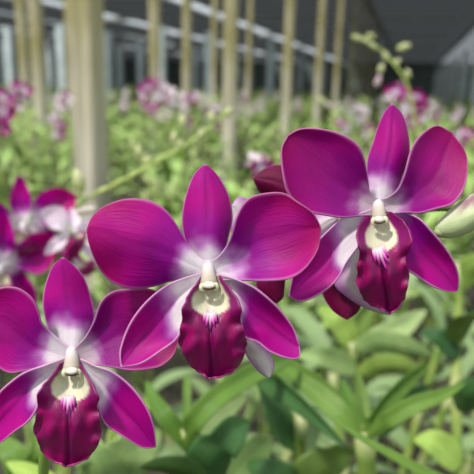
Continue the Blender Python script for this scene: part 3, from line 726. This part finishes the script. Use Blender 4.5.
for (d, xx, yy) in cells[:]:
    if near+far >= 285: break
    q = project(Vector((xx, yy, 1.03)))
    if d < .55: continue
    if 60 < q[0] < 128 and d < 2.45 and xx < -.3: continue
    if .85 < d < 2.3 and 70-55/d < q[0] < 105+50/d: continue
    z = BENCH_Z+rng.uniform(-.05, .02)
    if d < 1.25:
        i = near % 4; h = HERO[i]
        o = h if i not in used else copy_tree(h, None, hero_kids[h]); used.add(i); near += 1
        tag(o, 'leafy green orchid plant crowded in the bed behind the open flowers', 'plant', 'orchid plants in the near bed')
    else:
        o = bpy.data.objects.new('orchid_plant', LOW[far % 6]); C.objects.link(o); far += 1
        tag(o, 'blurred leafy green orchid plant in the beds between the posts', 'plant', 'orchid plants in the farther beds')
    o.location = (xx, yy, z); o.rotation_euler = (0, 0, rng.uniform(0, 6.28)); o.scale = (1, 1, rng.uniform(.9, 1.08)*(.74 if any(a < q[0] < b and d < e for a, b, e in ((214, 244, 4.2), (276, 296, 6), (311, 325, 7))) else 1))
lastd = cells[min(len(cells), 285+0)-1][0]
print('plants', near, far, 'cells', len(cells), 'lastd', lastd)
# rest of the beds: uncountable foliage
mbx = MB(); yy = .5; cnt = 0
for (x0, x1) in beds+[(-14.2, -11.8), (-17, -14.5), (-20, -17.4), (6.1, 8.4)]:
    y = 1.0
    while y < 30:
        step = .38 if y < 8 else (.6 if y < 14 else 1.0)
        x = x0+.2
        while x < x1:
            xx = x+rng.uniform(-.1, .1); y2 = y+rng.uniform(-.15, .15)
            q = project(Vector((xx, y2, 1.03)))
            if q and ((-20 < q[0] < 494 and q[2] > lastd-.05) or (q[2] > 1.0 and (-330 < q[0] < -45 or 520 < q[0] < 760))):
                mbx.add(LOWMB[rng.randrange(6)], Matrix.Translation((xx, y2, BENCH_Z-.02)) @ Matrix.Rotation(rng.uniform(0, 6.28), 4, 'Z') @ Matrix.Scale(1.0+step*.35, 4), 0); cnt += 1
            x += step
        y += step
print('foliage clumps', cnt)
o = mbx.build('bed_foliage', [M['leaf'], M['cane']]); tag(o, 'mass of green orchid foliage filling the distant beds', 'foliage', kind='stuff')

# far sprays: one mesh each
def spray_mesh(seed, palette):
    r = random.Random(seed); mb = MB(); h = r.uniform(.34, .46); ln = r.uniform(-.12, .12)
    top = Vector((ln, r.uniform(-.05, .05), h)); pts = [Vector(q) for q in crom([(0, 0, 0), (ln*.3, 0, h*.6), tuple(top)], 10)]
    mb.tube(pts, .003, 5, col=gs, mi=1)
    n = r.randint(6, 10)
    for i in range(n):
        t = .5+.45*i/n; p = pts[int(t*10)]; s = .036*(1.1-.5*(i/n))
        a = r.uniform(-1.2, 1.2)
        m = Matrix.Translation(p+Vector((r.uniform(-.045, .045), -.02, r.uniform(-.01, .01)))) @ Matrix.Rotation(YAW+a*.8, 4, 'Z') @ Matrix.Rotation(r.uniform(-.5, .3), 4, 'X') @ Matrix.Scale(s, 4)
        mb.add(MBF[r.choice(palette)], m)
    for i in range(3):
        mb.add(BUDM[i % 2], Matrix.Translation(top+Vector((r.uniform(-.02, .02), 0, -.02*i))) @ Matrix.Scale(.022, 4))
    return mb
SP = [spray_mesh(10+i, pal) for i, pal in enumerate([(0, 1, 1), (1, 1, 1, 0), (1,), (1, 1, 1, 1, 2), (1,)])]
SPM = [m.mesh('orchid_spray', [M['far_petal'], M['cane']]) for m in SP]
mbs = MB(); cs = 0
for k in range(1500):
    if cs >= 75: break
    x = rng.uniform(-9, 5); y = rng.uniform(2.0, 9.0)
    if not any(a+.1 < x < b-.1 for a, b in beds): continue
    q = project(Vector((x, y, 1.22)))
    if not q or not (-5 < q[0] < 480) or q[2] < 2.2: continue
    if rng.random() > (q[2]/8)**2: continue
    o = bpy.data.objects.new('orchid_spray', SPM[rng.choice((0, 1, 2, 3, 3, 4, 1))]); C.objects.link(o); cs += 1
    o.location = (x, y, .86+rng.uniform(-.06, .03)); o.rotation_euler = (0, 0, rng.uniform(-.6, .6))
    tag(o, 'tiny blurred pink and white orchid spray standing above the far foliage', 'flower spray', 'small orchid sprays over the far beds')
for k in range(1400):
    x = rng.uniform(-20, 8); y = rng.uniform(8.5, 30)
    q = project(Vector((x, y, 1.22)))
    if not q or not (-10 < q[0] < 484): continue
    mbs.add(SP[rng.randrange(5)], Matrix.Translation((x, y, .86+rng.uniform(-.05, .06))) @ Matrix.Scale(1.0, 4))
    if len(mbs.v) > 260000: break
o = mbs.build('distant_blossoms', [M['far_petal'], M['cane']]); tag(o, 'haze of pink and white orchid blossoms over the distant beds', 'blossoms', kind='stuff')

def bud_spike(seed):
    r = random.Random(seed); mb = MB(); h = r.uniform(.26, .36); l = r.uniform(-.12, .12)
    pts = [Vector(q) for q in crom([(0, 0, 0), (l*.3, 0, h*.6), (l, 0, h)], 10)]
    mb.tube(pts, .0026, 5, col=lin((166, 184, 104)), mi=1)
    for i in range(9):
        p = pts[4+i*6//9]; sd = 1 if i % 2 else -1
        mb.add(BUDM[r.choice((0, 0, 1))], Matrix.Translation(p+Vector((sd*.012, 0, .006))) @ Matrix.Rotation(sd*.7, 4, 'Y') @ Matrix.Scale(r.uniform(.018, .028), 4))
    return mb.mesh('orchid_bud_spike', [M['far_petal'], M['cane']])
BSM = [bud_spike(50+i) for i in range(4)]
k = 0
while k < 44:
    x = rng.uniform(-5, 3); y = rng.uniform(1.4, 4.5)
    q = project(Vector((x, y, 1.15)))
    if not q or not (5 < q[0] < 470) or 60 < q[0] < 112 or not any(a+.1 < x < b-.1 for a, b in beds): continue
    o = bpy.data.objects.new('orchid_bud_spike', BSM[k % 4]); C.objects.link(o); k += 1
    o.location = (x, y, .80+rng.uniform(-.06, .06)); o.rotation_euler = (0, 0, rng.uniform(-.8, .8))
    tag(o, 'blurred pale yellow-green bud spike poking out of the bed foliage', 'flower spike', 'pale bud spikes in the bed foliage')
# ------------------------------------------------------------------ benches, ground
for i, (x0, x1) in enumerate(beds+[(-14.2, -11.8), (-17, -14.5), (-20, -17.4), (6.1, 8.4)]):
    root = empty('planting_bench', Vector(((x0+x1)/2, 15, 0)), None, 'bench')
    root['label'] = 'low planting bench of grey slats beneath the orchid plants'; root['group'] = 'planting benches under the orchids'
    mb = MB(); L0, L1 = .12, 31
    nsl = 9
    for s in range(nsl):
        x = x0+(x1-x0)*(s+.5)/nsl; mb.box((x, (L0+L1)/2, .50), ((x1-x0)/nsl*.72, L1-L0, .03))
    mb.build('slatted_top', M['bench'], root, flat=True)
    mb = MB(); mb.box(((x0+x1)/2, (L0+L1)/2+.02, .56), (x1-x0-.1, L1-L0-.06, .09)); mb.build('husk_bed', M['husk'], root, flat=True)
    for y in range(0, 31, 5):
        for x in (x0+.1, x1-.1):
            mb = MB(); mb.box((x, .3+y, .2425), (.09, .15, .485)); mb.build('leg', M['concrete'], root, flat=True)
mb = MB(); mb.box((-8, 25, -.05), (60, 70, .1)); o = mb.build('floor', M['soil'], flat=True); tag(o, kind='structure')

# ------------------------------------------------------------------ posts, roof
ROOF = 3.42; X0 = -1.3
def post(x, y, w, label, mat='post', group=None, rz=0, z0=0, h=None, cap=False, name='support_post'):
    h = h or ROOF
    mb = MB(); seg = 14; b = .012 if w > .08 else .006
    rows = []
    for i in range(seg+1):
        z = z0+(h-z0)*i/seg
        hw = w/2
        ring = []
        for cxs, cys in ((1, 1), (-1, 1), (-1, -1), (1, -1)):
            if cxs*cys > 0: a, c = (cxs*hw, cys*(hw-b)), (cxs*(hw-b), cys*hw)
            else: a, c = (cxs*(hw-b), cys*hw), (cxs*hw, cys*(hw-b))
            ring += [a, c]
        jx = .004*nz(z*2, x, 1, 1); jy = .004*nz(z*2, y, 1, 2)
        rows.append([Vector((px+jx, py+jy, z)) for px, py in ring])
    mb.grid(rows, closed=True)
    bidx = len(mb.v); mb.f.append(tuple(range(bidx-8, bidx))); mb.mi.append(0)
    mb.world = False
    o = mb.build(name, M[mat], flat=True); o.location = (x, y, 0); o.rotation_euler = (0, 0, rz)
    return tag(o, label, 'post', group)
def row_y(px):
    a, b = .5, 60
    for _ in range(40):
        m = (a+b)/2; q = project(Vector((X0, m, H)))
        if q is None or q[0] < px: a = m
        else: b = m
    return (a+b)/2
for n, pxn in enumerate((88, 230, 287, 318, 336, 350, 359, 366, 372)):
    y = row_y(pxn)
    if n == 0: lb, g = 'thickest weathered post, at left just behind the slanting flower spike', None
    elif n == 1: lb, g = 'second thickest weathered post, rising behind the top sepal of the middle flower', None
    elif n == 2: lb, g = 'olive weathered post rising behind the left petal of the right flower', None
    else: lb, g = 'weathered post in the receding row toward the upper right', 'farther posts of the receding row'
    post(X0, y, .115 if n == 0 else .088, lb, group=g, rz=.02*n)
# other posts by their place (x along the ray through the photo, distance from apparent width)
def at_px(px, depth):
    p = P(px, 60, depth); return p.x, p.y
for px, d, w, lb in [(38, 5.6, .10, 'olive post left of the thickest post'), (24, 7.0, .10, 'brownish post nearest the left frame edge'), (70, 8.6, .09, 'thin post close against the left side of the thickest post'),
                 (155, 6.4, .10, 'post rising behind the pink and magenta spray'), (187, 7.2, .09, 'slim post between the pink spray and the second thickest post'), (214, 9.5, .08, 'slim post just left of the second thickest post'), (249, 10.5, .08, 'slim post just right of the second thickest post')]:
    x, y = at_px(px, d); post(x, y, w, lb)
for px, d in [(10, 12), (62, 11.5), (108, 12.5), (161, 11), (141, 15), (209, 12), (196, 17), (250, 15.5), (271, 14), (301, 19), (325, 22), (50, 16), (120, 17), (3, 17)]:
    x, y = at_px(px, d); post(x, y, .15, 'pale concrete post in the far rows at left', 'concrete', 'pale concrete posts at left', h=2.35, name='concrete_post')
for n in range(8):
    post(1.13, 12.6+n*3.4, .13, 'pale concrete post along the aisle at the right frame edge', 'concrete', 'pale concrete posts at right', h=2.3, name='concrete_post')

YA, YB = 10.5, 60
def strip(name, x0, x1, mat, sag=.06, z=ROOF+.05, y0=YA):
    rows = []
    for i in range(41):
        y = y0+(YB-y0)*i/40; rows.append([Vector((x0+(x1-x0)*j/10, y, z-sag*math.sin(math.pi*j/10)*(1+.4*math.sin(i*1.3)))) for j in range(11)])
    mb = MB(); mb.grid(rows); o = mb.build(name, M[mat]); tag(o, kind='structure'); return o
h = ROOF-H
strip('ceiling', -5.75, X0-.05, 'net')
strip('ceiling', -9.5, -6.3, 'net')
strip('ceiling', -12.8, -10.25, 'net')
strip('ceiling', -17, -13.3, 'net')
strip('ceiling', -40, -17.4, 'net')
strip('ceiling', X0+.02, 1.7, 'net', y0=8.5)
strip('ceiling', 1.75, 12, 'net_light', y0=8.5)
# beams along the rows
for x in (X0, 1.75):
    mb = MB(); mb.box((x, 31, ROOF+.03), (.10, 58, .10)); o = mb.build('trim_1', M['steel'], flat=True); tag(o, kind='structure')
for i, x in enumerate((-5.75, -6.3, -9.5, -10.25, -12.8, -13.3)):
    mb = MB(); mb.box((x, 35, ROOF+.03), (.05, 49, .05)); o = mb.build('trim_2', M['steel'], flat=True); tag(o, kind='structure')
for y in (14, 19, 25, 32, 40):
    mb = MB(); mb.box((-16, y, ROOF-.05), (34, .07, .1)); o = mb.build('trim_3', M['steel'], flat=True); tag(o, kind='structure')
mb = MB(); mb.box((-14, 60, 1.9), (54, .05, 3.8)); o = mb.build('wall_back', M['wallnet'], flat=True); tag(o, kind='structure')
mb = MB(); mb.box((-36, 35, 1.9), (.05, 60, 3.8)); o = mb.build('wall_left', M['wallnet'], flat=True); tag(o, kind='structure')
mb = MB(); mb.box((12, 35, 1.9), (.05, 60, 3.8)); o = mb.build('wall_right', M['wallnet'], flat=True); tag(o, kind='structure')

# ------------------------------------------------------------------ light
w = bpy.data.worlds.new('sky'); SC.world = w; w.use_nodes = True
bg = w.node_tree.nodes['Background']; bg.inputs[0].default_value = (.86, .94, 1.0, 1); bg.inputs[1].default_value = 1.0
sl = bpy.data.lights.new('sun', 'SUN'); sl.energy = 4.0; sl.angle = R(6); sl.color = (1, .96, .88)
so = bpy.data.objects.new('sun', sl); C.objects.link(so)
dirv = Vector((.45, .62, -1.25)); so.rotation_euler = dirv.to_track_quat('-Z', 'Y').to_euler()
SC.view_settings.view_transform = 'Standard'; SC.view_settings.look = 'None'; SC.view_settings.gamma = 1; SC.view_settings.exposure = 0
SC.view_settings.use_curve_mapping = False
SC.cycles.max_bounces = 8; SC.cycles.transparent_max_bounces = 12
